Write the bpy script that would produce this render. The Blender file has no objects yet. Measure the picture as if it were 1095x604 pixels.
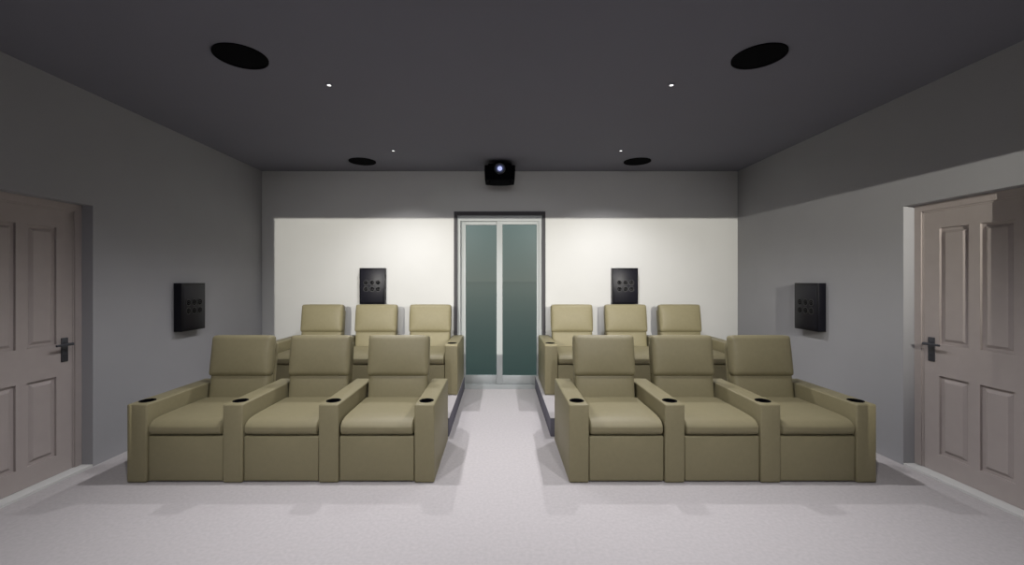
import bpy, bmesh, math
from mathutils import Vector, Matrix

scene = bpy.context.scene
C = scene.collection
R = math.radians

# ---------------------------------------------------------------- camera
cam_d = bpy.data.cameras.new('camera')
cam = bpy.data.objects.new('camera', cam_d)
C.objects.link(cam)
cam.location = (0, 0, 1.5)
cam.rotation_euler = (R(90), 0, 0)
cam_d.sensor_width = 36
cam_d.lens = 455 / 1095 * 36
cam_d.shift_x = (547.5 - 534.5) / 1095
cam_d.shift_y = -(302 - 299.5) / 1095
cam_d.clip_start = 0.05
scene.camera = cam

# ---------------------------------------------------------------- colour, world
scene.view_settings.view_transform = 'Standard'
scene.view_settings.look = 'None'
scene.view_settings.gamma = 1
scene.view_settings.use_curve_mapping = False
scene.view_settings.exposure = -0.08

world = bpy.data.worlds.new('dusk_sky')
scene.world = world
world.use_nodes = True
wn = world.node_tree.nodes
wl = world.node_tree.links
bg = wn['Background']
tc = wn.new('ShaderNodeTexCoord')
sx = wn.new('ShaderNodeSeparateXYZ')
cr = wn.new('ShaderNodeValToRGB')
wl.new(tc.outputs['Generated'], sx.inputs[0])
wl.new(sx.outputs['Z'], cr.inputs[0])
cr.color_ramp.elements[0].position = 0.0
cr.color_ramp.elements[0].color = (0.21, 0.205, 0.195, 1)
cr.color_ramp.elements[1].position = 0.25
cr.color_ramp.elements[1].color = (0.19, 0.24, 0.25, 1)
wl.new(cr.outputs[0], bg.inputs['Color'])
bg.inputs['Strength'].default_value = 1.0

# ---------------------------------------------------------------- lamps (energies)
E_SPOT = 142       # the ceiling downlights
E_FRONT = 290      # two unseen tilted spots, added to lift the chairs and upper back wall
E_AISLE = 450      # a narrow one added between them to brighten the aisle and door foot
E_WASH = 1250       # two unseen hooded spots, added to light the back wall
WASH = (2.2, -0.8, 2.267)
C_SPOT = (0.98, 0.965, 1.0)
C_WASH = (1.0, 0.965, 0.875)

# ---------------------------------------------------------------- materials
def mat(name, col, rough=0.6, metal=0.0, spec=0.5, noise=None, bump=None, emit=None):
    m = bpy.data.materials.new(name)
    m.use_nodes = True
    nt = m.node_tree
    b = nt.nodes['Principled BSDF']
    b.inputs['Base Color'].default_value = (*col, 1)
    b.inputs['Roughness'].default_value = rough
    b.inputs['Metallic'].default_value = metal
    b.inputs['Specular IOR Level'].default_value = spec
    co = nt.nodes.new('ShaderNodeTexCoord')
    if noise:
        sc, amt = noise
        n = nt.nodes.new('ShaderNodeTexNoise')
        n.inputs['Scale'].default_value = sc
        n.inputs['Detail'].default_value = 5
        nt.links.new(co.outputs['Object'], n.inputs['Vector'])
        r = nt.nodes.new('ShaderNodeValToRGB')
        r.color_ramp.elements[0].position = 0.3
        r.color_ramp.elements[1].position = 0.7
        r.color_ramp.elements[0].color = (*[c * (1 - amt) for c in col], 1)
        r.color_ramp.elements[1].color = (*[min(1, c * (1 + amt)) for c in col], 1)
        nt.links.new(n.outputs['Fac'], r.inputs[0])
        nt.links.new(r.outputs[0], b.inputs['Base Color'])
    if bump:
        sc, st, dist = bump
        n = nt.nodes.new('ShaderNodeTexNoise')
        n.inputs['Scale'].default_value = sc
        n.inputs['Detail'].default_value = 3
        nt.links.new(co.outputs['Object'], n.inputs['Vector'])
        bp = nt.nodes.new('ShaderNodeBump')
        bp.inputs['Strength'].default_value = st
        bp.inputs['Distance'].default_value = dist
        nt.links.new(n.outputs['Fac'], bp.inputs['Height'])
        nt.links.new(bp.outputs[0], b.inputs['Normal'])
    if emit:
        b.inputs['Emission Color'].default_value = (*emit[0], 1)
        b.inputs['Emission Strength'].default_value = emit[1]
    return m

M = {
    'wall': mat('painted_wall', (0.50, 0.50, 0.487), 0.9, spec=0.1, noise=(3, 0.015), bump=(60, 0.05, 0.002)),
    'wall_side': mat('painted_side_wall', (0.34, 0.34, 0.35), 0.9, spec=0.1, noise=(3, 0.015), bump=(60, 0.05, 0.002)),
    'ceiling': mat('painted_ceiling', (0.185, 0.185, 0.215), 0.95, spec=0.05, noise=(2, 0.01)),
    'carpet': mat('pale_carpet', (0.445, 0.422, 0.420), 0.95, spec=0.1, noise=(45, 0.06), bump=(300, 0.3, 0.004)),
    'leather': mat('olive_leather', (0.208, 0.184, 0.106), 0.5, spec=0.3, noise=(30, 0.03), bump=(350, 0.12, 0.001)),
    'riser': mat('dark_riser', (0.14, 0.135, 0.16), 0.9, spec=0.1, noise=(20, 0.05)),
    'black': mat('matt_black', (0.001, 0.001, 0.002), 0.8, spec=0.05),
    'gloss_black': mat('satin_black', (0.005, 0.005, 0.008), 0.35, spec=0.2),
    'grille': mat('grille_black', (0.007, 0.007, 0.012), 0.4, spec=0.25),
    'ring': mat('dark_ring', (0.014, 0.014, 0.016), 0.5, spec=0.5),
    'door': mat('door_paint', (0.40, 0.355, 0.335), 0.6, spec=0.25, noise=(12, 0.02)),
    'iron': mat('dark_iron', (0.07, 0.073, 0.085), 0.4, metal=0.5),
    'white': mat('white_frame', (0.34, 0.36, 0.36), 0.45, spec=0.3),
    'greyframe': mat('grey_frame', (0.05, 0.048, 0.052), 0.6, spec=0.2),
    'sill': mat('pale_sill', (0.6, 0.6, 0.58), 0.7, spec=0.2),
    'lamp': mat('lamp_lens', (0.9, 0.9, 0.9), 0.4, emit=((1, 0.98, 0.96), 2.5)),
    'lens': mat('projector_lens', (0.2, 0.22, 0.4), 0.2, emit=((0.55, 0.60, 0.95), 0.9)),
    'lens_ring': mat('projector_lens_ring', (0.05, 0.06, 0.12), 0.25, emit=((0.10, 0.13, 0.30), 0.25)),
    'lawn': mat('dark_lawn', (0.003, 0.052, 0.037), 0.06, spec=0.42, noise=(0.8, 0.15)),
}

def glass_mat():
    m = bpy.data.materials.new('tinted_glass')
    m.use_nodes = True
    nt = m.node_tree
    nt.nodes.clear()
    out = nt.nodes.new('ShaderNodeOutputMaterial')
    tr = nt.nodes.new('ShaderNodeBsdfTransparent')
    tr.inputs[0].default_value = (0.84, 0.93, 0.90, 1)
    gl = nt.nodes.new('ShaderNodeBsdfGlossy')
    gl.inputs['Roughness'].default_value = 0.25
    fr = nt.nodes.new('ShaderNodeFresnel')
    fr.inputs[0].default_value = 1.12
    mx = nt.nodes.new('ShaderNodeMixShader')
    nt.links.new(fr.outputs[0], mx.inputs[0])
    nt.links.new(tr.outputs[0], mx.inputs[1])
    nt.links.new(gl.outputs[0], mx.inputs[2])
    nt.links.new(mx.outputs[0], out.inputs[0])
    return m
M['glass'] = glass_mat()

# ---------------------------------------------------------------- mesh helpers
def add_box(bm, x0, x1, y0, y1, z0, z1):
    vs = [bm.verts.new((x, y, z)) for z in (z0, z1) for y in (y0, y1) for x in (x0, x1)]
    for f in ((0, 2, 3, 1), (4, 5, 7, 6), (0, 1, 5, 4), (2, 6, 7, 3), (0, 4, 6, 2), (1, 3, 7, 5)):
        bm.faces.new([vs[i] for i in f])

def add_cyl(bm, c, axis, r, h, seg=40, r2=None):
    """cylinder from c along axis (unit vector) of length h"""
    q = Vector((0, 0, 1)).rotation_difference(Vector(axis)).to_matrix().to_4x4()
    mtx = Matrix.Translation(Vector(c) + Vector(axis) * h / 2) @ q
    bmesh.ops.create_cone(bm, cap_ends=True, segments=seg, radius1=r, radius2=r if r2 is None else r2, depth=h, matrix=mtx)

def add_ring(bm, c, axis, r0, r1, h, seg=40):
    q = Vector((0, 0, 1)).rotation_difference(Vector(axis)).to_matrix()
    rows = []
    for (r, z) in ((r0, 0), (r0, h), (r1, h), (r1, 0)):
        rows.append([bm.verts.new(Vector(c) + q @ Vector((r * math.cos(2 * math.pi * k / seg), r * math.sin(2 * math.pi * k / seg), z))) for k in range(seg)])
    for i in range(4):
        a, b = rows[i], rows[(i + 1) % 4]
        for k in range(seg):
            bm.faces.new((a[k], a[(k + 1) % seg], b[(k + 1) % seg], b[k]))

def bevel(bm, w, seg=3):
    bmesh.ops.bevel(bm, geom=bm.edges[:], offset=w, segments=seg, profile=0.5, affect='EDGES', clamp_overlap=True)

def mesh(name, bm, m, smooth=True):
    bmesh.ops.recalc_face_normals(bm, faces=bm.faces[:])
    me = bpy.data.meshes.new(name)
    bm.to_mesh(me)
    bm.free()
    me.materials.append(M[m])
    if smooth:
        for p in me.polygons:
            p.use_smooth = True
        me.set_sharp_from_angle(angle=R(38))
    return me

def obj(name, bm, m, parent=None, smooth=True):
    me = bm if isinstance(bm, bpy.types.Mesh) else mesh(name, bm, m, smooth)
    o = bpy.data.objects.new(name, me)
    C.objects.link(o)
    if parent:
        o.parent = parent
    return o

def box(name, b, m, parent=None, bev=0):
    bm = bmesh.new()
    add_box(bm, *b)
    if bev:
        bevel(bm, bev)
    return obj(name, bm, m, parent, smooth=bool(bev))

def thing(name, label, cat, loc=(0, 0, 0), group=None, rz=0):
    o = bpy.data.objects.new(name, None)
    o.empty_display_size = 0.1
    C.objects.link(o)
    o.location = loc
    o.rotation_euler = (0, 0, rz)
    o['label'] = label
    o['category'] = cat
    if group:
        o['group'] = group
    return o

def struct(name, o):
    o.name = name
    o['kind'] = 'structure'
    return o
    return o

def cushion(bm, x0, x1, y0, y1, z0, z1, r=0.035, puff=(0, 0, 0), n=14, fn=None):
    """rounded, slightly inflated box; puff = outward bulge along x, y, z in metres"""
    c = Vector(((x0 + x1) / 2, (y0 + y1) / 2, (z0 + z1) / 2))
    h = Vector(((x1 - x0) / 2, (y1 - y0) / 2, (z1 - z0) / 2))
    t = bmesh.new()
    bmesh.ops.create_cube(t, size=2)
    bmesh.ops.subdivide_edges(t, edges=t.edges[:], cuts=n, use_grid_fill=True)
    for v in t.verts:
        u = v.co.copy()
        # denser sampling towards the edges
        u = Vector([math.copysign(1 - (1 - abs(a)) ** 1.5, a) if abs(a) < 1 else a for a in u])
        p = Vector((u.x * h.x, u.y * h.y, u.z * h.z))
        rr = r if isinstance(r, tuple) else (r, r, r)
        q = Vector([max(-(h[i] - rr[i]), min(h[i] - rr[i], p[i])) for i in range(3)])
        d = Vector([(p[i] - q[i]) / rr[i] for i in range(3)])
        if d.length > 1e-9:
            d.normalize()
            p = q + Vector([d[i] * rr[i] for i in range(3)])
        fx = (1 - u.y ** 2) * (1 - u.z ** 2)
        fy = (1 - u.x ** 4) * (1 - u.z ** 2)
        fz = (1 - u.x ** 4) * (1 - u.y ** 2)
        p.x += u.x * puff[0] * fx
        p.y += u.y * puff[1] * fy
        p.z += u.z * puff[2] * fz
        p += c
        if fn:
            p = fn(p)
        v.co = p
    me = bpy.data.meshes.new('tmp')
    t.to_mesh(me)
    t.free()
    bm.from_mesh(me)
    bpy.data.meshes.remove(me)

# ---------------------------------------------------------------- the room
W, H, DB, DF, T = 3.275, 3.0, 5.86, -1.2, 0.2      # half width, height, back wall, screen wall, wall thickness
# side door openings and back opening
DL = (2.58, 3.425)      # left door opening along y
DR = (2.60, 3.453)      # right
DH = 2.10
BX0, BX1, BH = -0.632, 0.628, 2.445

bm = bmesh.new(); add_box(bm, -W - T, W + T, DF - T, DB + T, -0.12, 0)
struct('floor', obj('floor', bm, 'carpet', smooth=False))
bm = bmesh.new(); add_box(bm, -W - T, W + T, DF - T, DB + T, H, H + 0.12)
struct('ceiling', obj('ceiling', bm, 'ceiling', smooth=False))

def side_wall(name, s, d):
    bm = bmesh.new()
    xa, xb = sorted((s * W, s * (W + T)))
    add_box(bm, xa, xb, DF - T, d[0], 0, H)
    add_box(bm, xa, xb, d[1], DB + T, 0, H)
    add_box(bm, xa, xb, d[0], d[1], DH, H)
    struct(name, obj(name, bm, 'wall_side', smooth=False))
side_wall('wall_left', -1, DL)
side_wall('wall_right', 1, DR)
bm = bmesh.new()
add_box(bm, -W, BX0, DB, DB + T, 0, H)
add_box(bm, BX1, W, DB, DB + T, 0, H)
add_box(bm, BX0, BX1, DB, DB + T, BH, H)
struct('wall_back', obj('wall_back', bm, 'wall', smooth=False))
bm = bmesh.new(); add_box(bm, -W, W, DF - T, DF, 0, H)
struct('wall_front', obj('wall_front', bm, 'ceiling', smooth=False))

# raised platforms under the rear rows
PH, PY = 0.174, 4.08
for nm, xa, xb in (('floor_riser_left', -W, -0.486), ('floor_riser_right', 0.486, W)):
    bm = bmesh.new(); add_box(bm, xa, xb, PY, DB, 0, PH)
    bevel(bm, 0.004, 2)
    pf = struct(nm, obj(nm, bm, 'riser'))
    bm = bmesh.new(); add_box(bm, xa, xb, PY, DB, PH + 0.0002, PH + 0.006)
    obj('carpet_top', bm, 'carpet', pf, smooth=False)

# ground outside the sliding door
bm = bmesh.new(); add_box(bm, -150, 150, DB + T, 400, -0.14, -0.04)
struct('ground', obj('ground', bm, 'lawn', smooth=False))

# ---------------------------------------------------------------- panelled side doors
def side_door(name, s, d, label):
    """local frame: u runs along the wall (0 = far jamb, grows towards the camera), w = depth into the wall"""
    root = bpy.data.objects.new(name, None)
    C.objects.link(root)
    root['kind'] = 'structure'
    root['label'] = label
    root.location = (s * W, d[1], 0)
    width = d[1] - d[0]
    def P(bm, u0, u1, w0, w1, z0, z1):
        xa, xb = sorted((s * w0, s * w1))
        add_box(bm, xa, xb, -u1, -u0, z0, z1)
    g = 0.002
    # frame (lining) around the leaf, set back in the reveal
    fw = 0.055
    bm = bmesh.new()
    P(bm, g, fw, 0.088, 0.16, 0.02, DH - g)
    P(bm, width - fw, width - g, 0.088, 0.16, 0.02, DH - g)
    P(bm, fw, width - fw, 0.088, 0.16, DH - fw, DH - g)
    obj('door_frame', bm, 'door', root, smooth=False)
    # architrave bead
    bm = bmesh.new()
    P(bm, fw, fw + 0.012, 0.098, 0.16, 0.02, DH - fw)
    P(bm, width - fw - 0.012, width - fw, 0.098, 0.16, 0.02, DH - fw)
    P(bm, fw, width - fw, 0.098, 0.16, DH - fw - 0.012, DH - fw)
    obj('door_stop', bm, 'door', root, smooth=False)
    # sill
    bm = bmesh.new()
    P(bm, g, width - g, 0.0, 0.19, 0.0005, 0.018)
    obj('door_sill', bm, 'sill', root, smooth=False)
    # leaf with four sunk and raised panels
    a0, a1 = fw + 0.013, width - fw - 0.013
    z0, z1 = 0.02, DH - fw - 0.013
    lw = 0.100
    us = [a0, a0 + 0.118, (a0 + a1) / 2 - 0.036, (a0 + a1) / 2 + 0.036, a1 - 0.118, a1]
    zs = [z0, 0.165, 0.765, 1.01, 1.90, z1]
    bm = bmesh.new()
    P(bm, us[0], us[1], lw, lw + 0.04, z0, z1)
    P(bm, us[4], us[5], lw, lw + 0.04, z0, z1)
    P(bm, us[2], us[3], lw, lw + 0.04, zs[1], zs[4])
    for i in (0, 2, 4):
        if i == 2:
            P(bm, us[1], us[2], lw, lw + 0.04, zs[2], zs[3])
            P(bm, us[3], us[4], lw, lw + 0.04, zs[2], zs[3])
        else:
            P(bm, us[1], us[4], lw, lw + 0.04, zs[i], zs[i + 1])
    obj('door_leaf', bm, 'door', root, smooth=False)
    for (ua, ub) in ((us[1], us[2]), (us[3], us[4])):
        for (za, zb) in ((zs[1], zs[2]), (zs[3], zs[4])):
            bm = bmesh.new()
            # sunk ground, then a raised field with a sloped margin
            P(bm, ua, ub, lw + 0.016, lw + 0.036, za, zb)
            m0, m1 = 0.022, 0.042
            def vv(u, w, z): return bm.verts.new((s * w, -u, z))
            o_ = [vv(ua + m0, lw + 0.0155, za + m0), vv(ub - m0, lw + 0.0155, za + m0), vv(ub - m0, lw + 0.0155, zb - m0), vv(ua + m0, lw + 0.0155, zb - m0)]
            i_ = [vv(ua + m1, lw + 0.003, za + m1), vv(ub - m1, lw + 0.003, za + m1), vv(ub - m1, lw + 0.003, zb - m1), vv(ua + m1, lw + 0.003, zb - m1)]
            for k in range(4):
                bm.faces.new((o_[k], o_[(k + 1) % 4], i_[(k + 1) % 4], i_[k]))
            bm.faces.new(i_)
            bm.faces.new(o_[::-1])
            obj('door_panel', bm, 'door', root, smooth=False)
    # lever handle on a long plate
    hu = a0 + 0.062
    bm = bmesh.new()
    xa, xb = sorted((s * (lw - 0.009), s * lw))
    add_box(bm, xa, xb, -hu - 0.025, -hu + 0.025, 0.868, 1.055)
    bevel(bm, 0.004, 2)
    hp = obj('handle_plate', bm, 'iron', root)
    hp['label'] = 'dark iron back plate'
    bm = bmesh.new()
    add_cyl(bm, (s * (lw - 0.055), -hu, 1.005), (s, 0, 0), 0.010, 0.048, 20)
    add_ring(bm, (s * (lw - 0.009), -hu, 1.005), (-s, 0, 0), 0.010, 0.017, 0.006, 24)
    add_cyl(bm, (s * (lw - 0.055), -hu + 0.014, 1.005), (0, -1, 0), 0.0115, 0.122, 20, 0.008)
    obj('lever', bm, 'iron', hp)
    bm = bmesh.new()
    add_ring(bm, (s * (lw - 0.009), -hu, 0.915), (-s, 0, 0), 0.006, 0.012, 0.003, 24)
    obj('keyhole', bm, 'iron', hp)
    return root
side_door('door_1', -1, DL, 'beige four panel door with black lever in the left wall')
side_door('door_2', 1, DR, 'beige four panel door with black lever in the right wall')

# ---------------------------------------------------------------- sliding glass door in the back wall
sd = bpy.data.objects.new('door_3', None)
C.objects.link(sd)
sd['kind'] = 'structure'
sd['label'] = 'white framed sliding glass door in the middle of the back wall'
sd.location = (0, DB, 0)
y0 = 0.0
# grey casing around the opening
bm = bmesh.new()
g = 0.001
add_box(bm, BX0 + g, BX0 + 0.045, -0.012, 0.10, 0.001, BH - g)
add_box(bm, BX1 - 0.045, BX1 - g, -0.012, 0.10, 0.001, BH - g)
add_box(bm, BX0 + 0.045, BX1 - 0.045, -0.012, 0.10, BH - 0.05, BH - g)
obj('casing', bm, 'greyframe', sd, smooth=False)
# inner head and jamb track
bm = bmesh.new()
add_box(bm, BX0 + 0.045, BX0 + 0.085, 0.03, 0.17, 0.0, BH - 0.05)
add_box(bm, BX1 - 0.085, BX1 - 0.045, 0.03, 0.17, 0.0, BH - 0.05)
add_box(bm, BX0 + 0.085, BX1 - 0.085, 0.03, 0.17, BH - 0.125, BH - 0.05)
obj('track_frame', bm, 'white', sd, smooth=False)
bm = bmesh.new()
add_box(bm, BX0 + 0.085, BX1 - 0.085, 0.0, 0.17, 0.001, 0.045)
add_box(bm, BX0 + 0.085, BX1 - 0.085, 0.015, 0.045, 0.045, 0.06)
obj('threshold', bm, 'white', sd, smooth=False)
def glass_panel(xa, xb, ya, sl, sr, ztop, zbot, rail):
    bm = bmesh.new()
    add_box(bm, xa, xa + sl, ya, ya + 0.04, zbot, ztop)
    add_box(bm, xb - sr, xb, ya, ya + 0.04, zbot, ztop)
    add_box(bm, xa + sl, xb - sr, ya, ya + 0.04, ztop - 0.045, ztop)
    add_box(bm, xa + sl, xb - sr, ya, ya + 0.04, zbot, zbot + rail)
    bevel(bm, 0.003, 2)
    p = obj('sliding_panel', bm, 'white', sd)
    bm = bmesh.new()
    add_box(bm, xa + sl + 0.0005, xb - sr - 0.0005, ya + 0.017, ya + 0.023, zbot + rail + 0.0005, ztop - 0.0455)
    obj('glass_pane', bm, 'glass', p, smooth=False)
glass_panel(BX0 + 0.086, 0.035, 0.095, 0.068, 0.06, BH - 0.126, 0.046, 0.125)
glass_panel(-0.045, BX1 - 0.086, 0.048, 0.082, 0.03, BH - 0.126, 0.062, 0.115)

# ---------------------------------------------------------------- recliners
SW, AW = 0.558, 0.15          # seat width, armrest width
PITCH = SW + AW
AL, AH = 0.84, 0.583

def make_arm_mesh():
    bm = bmesh.new()
    add_box(bm, -AW / 2 + 0.001, AW / 2 - 0.001, 0, AL, 0.004, AH)
    bevel(bm, 0.012, 3)
    tmp = obj('armrest', bm, 'leather')
    bm = bmesh.new()
    add_cyl(bm, (0, 0.10, AH - 0.07), (0, 0, 1), 0.047, 0.12, 40)
    cut = obj('cutter', bm, 'black')
    md = tmp.modifiers.new('hole', 'BOOLEAN')
    md.operation = 'DIFFERENCE'
    md.solver = 'EXACT'
    md.object = cut
    dg = bpy.context.evaluated_depsgraph_get()
    dg.update()
    me = bpy.data.meshes.new_from_object(tmp.evaluated_get(dg))
    bpy.data.objects.remove(tmp)
    bpy.data.objects.remove(cut)
    me.name = 'armrest'
    me.materials.clear(); me.materials.append(M['leather'])
    for p in me.polygons:
        p.use_smooth = True
        p.material_index = 0
    me.set_sharp_from_angle(angle=R(38))
    return me
ARM = make_arm_mesh()
bm = bmesh.new()
add_ring(bm, (0, 0.10, AH), (0, 0, 1), 0.043, 0.054, 0.003, 44)
add_cyl(bm, (0, 0.10, AH - 0.069), (0, 0, 1), 0.0465, 0.004, 44)
add_ring(bm, (0, 0.10, AH - 0.066), (0, 0, 1), 0.043, 0.0465, 0.066, 44)
CUP = mesh('cup_holder', bm, 'black')

def tilt(y, z, ang):
    c, s = math.cos(ang), math.sin(ang)
    def f(p):
        dy, dz = p.y - y, p.z - z
        return Vector((p.x, y + dy * c + dz * s, z - dy * s + dz * c))
    return f

hw = SW / 2 - 0.003
bm = bmesh.new()
add_box(bm, -hw, hw, 0.012, 0.055, 0.012, 0.343); bevel(bm, 0.008, 3)
FRONT = mesh('front_panel', bm, 'leather')
bm = bmesh.new()
add_box(bm, -hw + 0.005, hw - 0.005, 0.056, 0.655, 0.03, 0.335); bevel(bm, 0.006, 2)
BASE = mesh('base', bm, 'leather')
bm = bmesh.new()
def seatfn(p):
    # nose rolls down at the front
    return Vector((p.x, p.y, p.z - 0.02 * max(0, (0.16 - p.y) / 0.16) ** 2 if p.z > 0.42 else p.z))
cushion(bm, -hw, hw, -0.002, 0.66, 0.346, 0.468, r=(0.018, 0.055, 0.05), puff=(0, 0.005, 0.012), fn=seatfn)
SEAT = mesh('seat_cushion', bm, 'leather')
bm = bmesh.new()
cushion(bm, -hw + 0.012, hw - 0.012, 0.632, 0.735, 0.40, 0.675, r=(0.025, 0.03, 0.03), puff=(0, 0.010, 0), fn=tilt(0.60, 0.48, R(9)))
BACK = mesh('backrest', bm, 'leather')
bm = bmesh.new()
cushion(bm, -hw + 0.004, hw - 0.004, 0.612, 0.715, 0.652, 1.012, r=(0.024, 0.036, 0.028), puff=(0.004, 0.018, 0.004), fn=tilt(0.60, 0.48, R(9)))
HEAD = mesh('headrest', bm, 'leather')
bm = bmesh.new()
t = bmesh.new()
cushion(bm, -hw + 0.02, hw - 0.02, 0.738, 0.790, 0.10, 0.955, r=0.02, puff=(0, 0.010, 0), fn=tilt(0.60, 0.48, R(9)))
SHELL = mesh('back_shell', bm, 'leather')
t.free()

def make_recliner(label, loc, group, first):
    t = thing('recliner', label, 'cinema chair', loc, group)
    for nm, me in (('base', BASE), ('front_panel', FRONT), ('seat_cushion', SEAT), ('backrest', BACK), ('headrest', HEAD), ('back_shell', SHELL)):
        obj(nm, me, None, t)
    for sx_ in ((-1, 1) if first else (1,)):
        a = obj('armrest', ARM, None, t)
        a.location = (sx_ * PITCH / 2, 0, 0)
        obj('cup_holder', CUP, None, a)['label'] = 'black round cup holder'
    return t

names = {
    'FL': ['olive leather recliner in the front row, nearest the left door',
           'olive leather recliner, middle seat of the front row left of the aisle',
           'olive leather recliner in the front row beside the aisle, left of it'],
    'FR': ['olive leather recliner in the front row beside the aisle, right of it',
           'olive leather recliner, middle seat of the front row right of the aisle',
           'olive leather recliner in the front row, nearest the right door'],
    'RL': ['olive leather recliner in the rear row, farthest left, on the raised platform',
           'olive leather recliner in the rear row below the left black panel speaker',
           'olive leather recliner in the rear row just left of the glass door'],
    'RR': ['olive leather recliner in the rear row just right of the glass door',
           'olive leather recliner in the rear row below the right black panel speaker',
           'olive leather recliner in the rear row, farthest right, on the raised platform'],
}
YF, YR = 3.14, 4.88
for key, x0, y, z, grp in (('FL', -2.757, YF, 0, 'front row recliners left of the aisle'),
                           ('FR', 0.510, YF, 0, 'front row recliners right of the aisle'),
                           ('RL', -2.757, YR, PH + 0.006, 'rear row recliners left of the aisle'),
                           ('RR', 0.515, YR, PH + 0.006, 'rear row recliners right of the aisle')):
    for k in range(3):
        make_recliner(names[key][k], (x0 + AW + SW / 2 + k * PITCH, y, z), grp, k == 0)

# ---------------------------------------------------------------- wall speakers
bm = bmesh.new()
add_box(bm, -0.172, 0.172, -0.082, -0.002, -0.245, 0.245)
bevel(bm, 0.004, 2)
SP_BOX = mesh('cabinet', bm, 'gloss_black')
bm = bmesh.new()
add_box(bm, -0.150, 0.150, -0.0855, -0.0815, -0.215, 0.215)
bevel(bm, 0.002, 2)
SP_GR = mesh('front_panel', bm, 'grille')
bm = bmesh.new()
add_ring(bm, (0, -0.0855, 0), (0, -1, 0), 0.028, 0.036, 0.004, 28)
add_ring(bm, (0, -0.0855, 0), (0, -1, 0), 0.012, 0.016, 0.005, 20)
SP_DRV = mesh('driver', bm, 'ring')
bm = bmesh.new()
add_cyl(bm, (0, -0.0855, 0), (0, -1, 0), 0.0275, 0.0012, 28, 0.020)
SP_CONE = mesh('driver_cone', bm, 'black')
def wall_speaker(label, loc, rz):
    t = thing('wall_speaker', label, 'speaker', loc, 'black panel speakers on the walls', rz)
    obj('cabinet', SP_BOX, None, t)
    p = obj('front_panel', SP_GR, None, t)
    for ix in (-1, 0, 1):
        for iz in (0, 1):
            d = obj('driver', SP_DRV, None, t)
            d.location = (ix * 0.082 , 0, -0.04 + iz * 0.085)
            c = obj('driver_cone', SP_CONE, None, d)
    return t
wall_speaker('black panel speaker on the left wall beside the door', (-W, 4.44, 1.225), R(90))
wall_speaker('black panel speaker on the right wall beside the door', (W, 4.44, 1.225), R(-90))
wall_speaker('black panel speaker on the back wall left of the glass door', (-1.735, DB, 1.42), 0)
wall_speaker('black panel speaker on the back wall right of the glass door', (1.705, DB, 1.42), 0)

# ---------------------------------------------------------------- ceiling speakers
bm = bmesh.new()
add_cyl(bm, (0, 0, -0.006), (0, 0, 1), 0.152, 0.005, 64)
CS_G = mesh('speaker_grille', bm, 'black')
bm = bmesh.new()
add_ring(bm, (0, 0, -0.009), (0, 0, 1), 0.152, 0.166, 0.0085, 64)
CS_R = mesh('speaker_rim', bm, 'black')
for lb, x, y in (('black round ceiling speaker nearest the viewer on the left', -1.735, 2.85),
                 ('black round ceiling speaker nearest the viewer on the right', 1.735, 2.85),
                 ('black round ceiling speaker near the back wall, left of the projector', -1.735, 5.37),
                 ('black round ceiling speaker near the back wall, right of the projector', 1.735, 5.37)):
    t = thing('ceiling_speaker', lb, 'speaker', (x, y, H), 'round speakers in the ceiling')
    obj('speaker_grille', CS_G, None, t)
    obj('speaker_rim', CS_R, None, t)

# ---------------------------------------------------------------- ceiling downlights
bm = bmesh.new()
add_ring(bm, (0, 0, -0.010), (0, 0, 1), 0.015, 0.024, 0.0095, 32)
DL_T = mesh('trim_ring', bm, 'ceiling')
bm = bmesh.new()
add_cyl(bm, (0, 0, -0.008), (0, 0, 1), 0.0145, 0.006, 32)
DL_L = mesh('lens', bm, 'lamp')
def spot(name, loc, energy, col, size, blend, parent=None, rot=(0, 0, 0), radius=0.01):
    ld = bpy.data.lights.new(name, 'SPOT')
    ld.energy = energy; ld.color = col
    ld.spot_size = R(size); ld.spot_blend = blend
    ld.shadow_soft_size = radius
    lo = bpy.data.objects.new(name, ld)
    C.objects.link(lo)
    lo.location = loc; lo.rotation_euler = rot
    if parent: lo.parent = parent
    return lo
for lb, x, y in (('small ceiling downlight nearest the viewer on the left', -1.307, 3.258),
                 ('small ceiling downlight nearest the viewer on the right', 1.314, 3.258),
                 ('small ceiling downlight beside the rear left ceiling speaker', -1.23, 4.91),
                 ('small ceiling downlight beside the rear right ceiling speaker', 1.397, 4.91),
                 ('added ceiling downlight out of view ahead of the front row, on the left', -1.31, 1.6),  # this unseen front pair is added to brighten the floor and seats
                 ('added ceiling downlight out of view ahead of the front row, on the right', 1.31, 1.6)):
    t = thing('downlight', lb, 'ceiling light', (x, y, H), 'small downlights in the ceiling')
    obj('trim_ring', DL_T, None, t)
    obj('lens', DL_L, None, t)
    spot('bulb', (0, 0, -0.02), E_SPOT, C_SPOT, 130, 1.0, t)

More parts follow.
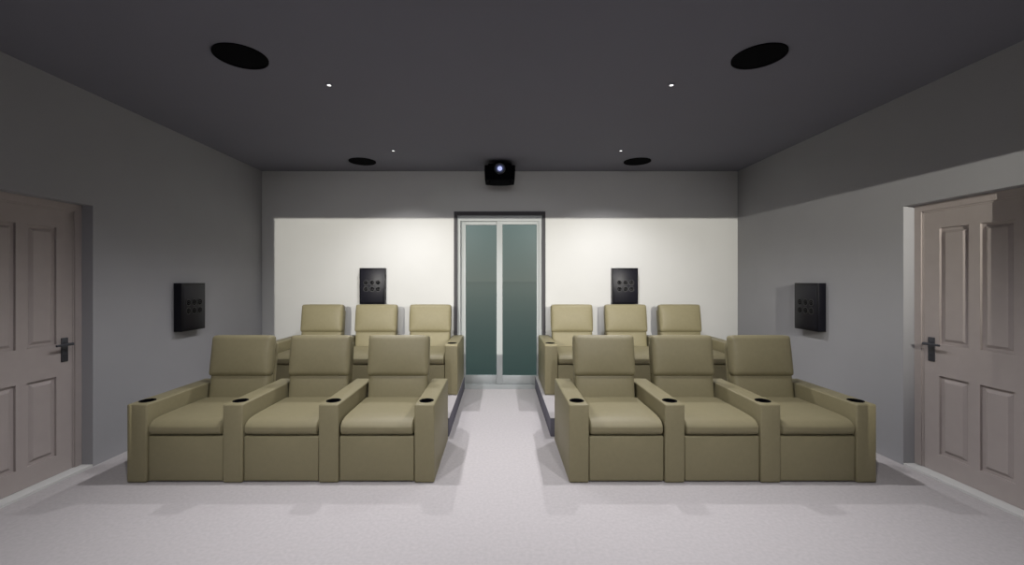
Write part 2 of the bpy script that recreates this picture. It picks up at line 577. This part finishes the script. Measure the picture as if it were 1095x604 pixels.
# tilted fill spots added at the screen end of the ceiling (out of frame)
bm = bmesh.new()
add_cyl(bm, (0, 0, 0.01), (0, 0, 1), 0.05, 0.012, 32)
add_cyl(bm, (0, 0, 0.0), (0, 0, 1), 0.012, 0.012, 16)
FS = mesh('spot_base', bm, 'black')
bm = bmesh.new()
add_ring(bm, (0, 0, 0), (0, -1, 0.15), 0.030, 0.036, 0.09, 32)
FH = mesh('spot_head', bm, 'black')
for lb, sg in (('added tilted ceiling spot out of view at the screen end, left side', -1), ('added tilted ceiling spot out of view at the screen end, right side', 1),
               ('added tilted ceiling spot out of view at the screen end, in the middle', 0)):
    t = thing('added_ceiling_spot', lb, 'spotlight', (sg * 1.0, -0.8, H - 0.0225), 'added tilted spots at the screen end')
    obj('spot_base', FS, None, t)
    hd = obj('spot_head', FH, None, t)
    hd.location = (0, 0.05, -0.045)
    q = (Vector((sg * 1.35, DB, 0.35)) - Vector((sg * 1.0, -0.8, H))).to_track_quat('-Z', 'Y').to_euler()
    if sg:
        spot('bulb', (0, 0.07, -0.06), E_FRONT, C_SPOT, 60, 1.0, t, q)
    else:
        q = (Vector((0, DB, 0.25)) - Vector((0, -0.73, H - 0.08))).to_track_quat('-Z', 'Y').to_euler()
        spot('bulb', (0, 0.07, -0.06), E_AISLE, C_WASH, 16, 1.0, t, q)  # added beam, brightens the aisle floor and foot of the glass door

# ---------------------------------------------------------------- hooded spots added out of frame, flaps shaping the back wall light
def washer(s):
    x, y, z = s * WASH[0], WASH[1], WASH[2]
    t = thing('added_washer', 'added hooded spotlight, out of view, on a bracket on the %s wall' % ('left' if s < 0 else 'right'), 'spotlight', (x, y, z))
    # hood: a flat top flap just above the bulb, a back plate, an arm to the wall
    bm = bmesh.new()
    add_box(bm, -0.16, 0.16, -0.16, 0.24, 0.003, 0.011)
    obj('top_flap', bm, 'black', t, smooth=False)
    bm = bmesh.new()
    add_box(bm, -0.10, 0.10, -0.14, -0.13, -0.12, 0.002)
    obj('back_plate', bm, 'black', t, smooth=False)
    bm = bmesh.new()
    xa, xb = sorted((s * 0.0, s * (W - WASH[0] - 0.001)))
    add_box(bm, xa, xb, -0.015, 0.015, 0.0115, 0.035)
    obj('bracket', bm, 'black', t, smooth=False)
    # lower flap that keeps the light off the front seats
    bm = bmesh.new()
    tz = -0.40 * math.tan(R(15.2))
    xin, xout = (-s) * 0.45, s * 0.40 * math.tan(R(7.5))
    xa, xb = sorted((xin, xout))
    add_box(bm, xa, xb, 0.40, 0.405, tz - 0.25, tz)
    obj('lower_flap', bm, 'black', t, smooth=False)
    bm = bmesh.new()
    for xr in ((xa + 0.01,) if s > 0 else (xb - 0.02,)):
        add_box(bm, xr, xr + 0.01, 0.23, 0.40, -0.006, 0.0028)
        add_box(bm, xr, xr + 0.01, 0.392, 0.3995, tz - 0.05, -0.006)
    obj('flap_rod', bm, 'black', t, smooth=False)
    # side flap that keeps the light off the left wall
    tgt = Vector((-3.08, DB)) - Vector((x, y))
    d = tgt.normalized(); nrm = Vector((-d.y, d.x))
    bm = bmesh.new()
    q = [d * 0.05 + nrm * 0.001, d * 0.30 + nrm * 0.001, d * 0.30 + nrm * 0.008, d * 0.05 + nrm * 0.008]
    if s < 0:
        q = [v for v in q]
    lo = [bm.verts.new((v.x, v.y, -0.30)) for v in q]
    hi = [bm.verts.new((v.x, v.y, 0.0025)) for v in q]
    for k in range(4):
        bm.faces.new((lo[k], lo[(k + 1) % 4], hi[(k + 1) % 4], hi[k]))
    bm.faces.new(lo[::-1]); bm.faces.new(hi)
    # second leaf, angled out, so the flap also hides the wall close by
    far = nrm * 0.25 + d * 0.02
    p0, p1 = d * 0.05 + nrm * 0.004, far
    n2 = Vector((-(p1 - p0).y, (p1 - p0).x)).normalized() * 0.004
    q = [p0 + n2, p1 + n2, p1 - n2, p0 - n2]
    lo = [bm.verts.new((v.x, v.y, -0.30)) for v in q]
    hi = [bm.verts.new((v.x, v.y, 0.0025)) for v in q]
    for k in range(4):
        bm.faces.new((lo[k], lo[(k + 1) % 4], hi[(k + 1) % 4], hi[k]))
    bm.faces.new(lo[::-1]); bm.faces.new(hi)
    obj('side_flap', bm, 'black', t, smooth=False)
    aim = Vector((s * 1.35, DB, 2.45)) - Vector((x, y, z))
    q = aim.to_track_quat('-Z', 'Y').to_euler()
    spot('bulb', (0, 0, 0), E_WASH, C_WASH, 70, 1.0, t, q, 0.0006)
washer(-1)
washer(1)

# ---------------------------------------------------------------- projector
pj = thing('projector', 'black ceiling projector with a glowing lens above the glass door', 'projector', (0.0, 5.28, H - 0.02))
bm = bmesh.new()
# body outline seen from the front, extruded back, with a bowed front face
def prof(w, zt, zb, sh):
    return [(-w, zb + 0.012), (-w * 0.5, zb + 0.002), (0, zb), (w * 0.5, zb + 0.002), (w, zb + 0.012), (w * 1.03, zb + 0.12), (w * 1.03, zt - sh), (w * 0.80, zt - sh), (w * 0.78, zt), (0, zt + 0.004), (-w * 0.78, zt), (-w * 0.80, zt - sh), (-w * 1.03, zt - sh), (-w * 1.03, zb + 0.12)]
rings = []
for yy, sc in ((-0.005, 0.94), (0.02, 1.0), (0.30, 1.0), (0.33, 0.96)):
    rings.append([bm.verts.new((px * sc, yy - (0.02 * (1 - (px / 0.19) ** 2) if yy < 0 else 0), -0.13 + (pz + 0.13) * sc)) for px, pz in prof(0.186, -0.030, -0.242, 0.020)])
n = len(rings[0])
for a, b in zip(rings, rings[1:]):
    for k in range(n):
        bm.faces.new((a[k], a[(k + 1) % n], b[(k + 1) % n], b[k]))
bm.faces.new(rings[0][::-1]); bm.faces.new(rings[-1])
obj('body', bm, 'black', pj, smooth=False)
bm = bmesh.new()
add_ring(bm, (0, -0.045, -0.104), (0, 1, 0), 0.050, 0.068, 0.03, 40)
lh = obj('lens_ring', bm, 'ring', pj)
bm = bmesh.new()
add_cyl(bm, (0, -0.036, -0.104), (0, 1, 0), 0.050, 0.01, 40)
obj('lens_barrel', bm, 'lens_ring', lh)
bm = bmesh.new()
add_cyl(bm, (0, -0.043, -0.104), (0, 1, 0), 0.022, 0.008, 32, 0.030)
obj('lens', bm, 'lens', lh)['label'] = 'glowing pale blue lens'
bm = bmesh.new()
add_box(bm, -0.06, 0.06, 0.10, 0.22, -0.032, 0.0195)
obj('ceiling_mount', bm, 'black', pj, smooth=False)
for sx_ in (-1, 1):
    bm = bmesh.new()
    add_cyl(bm, (sx_ * 0.13, 0.05, -0.252), (0, 0, 1), 0.012, 0.02, 16)
    obj('foot', bm, 'black', pj)
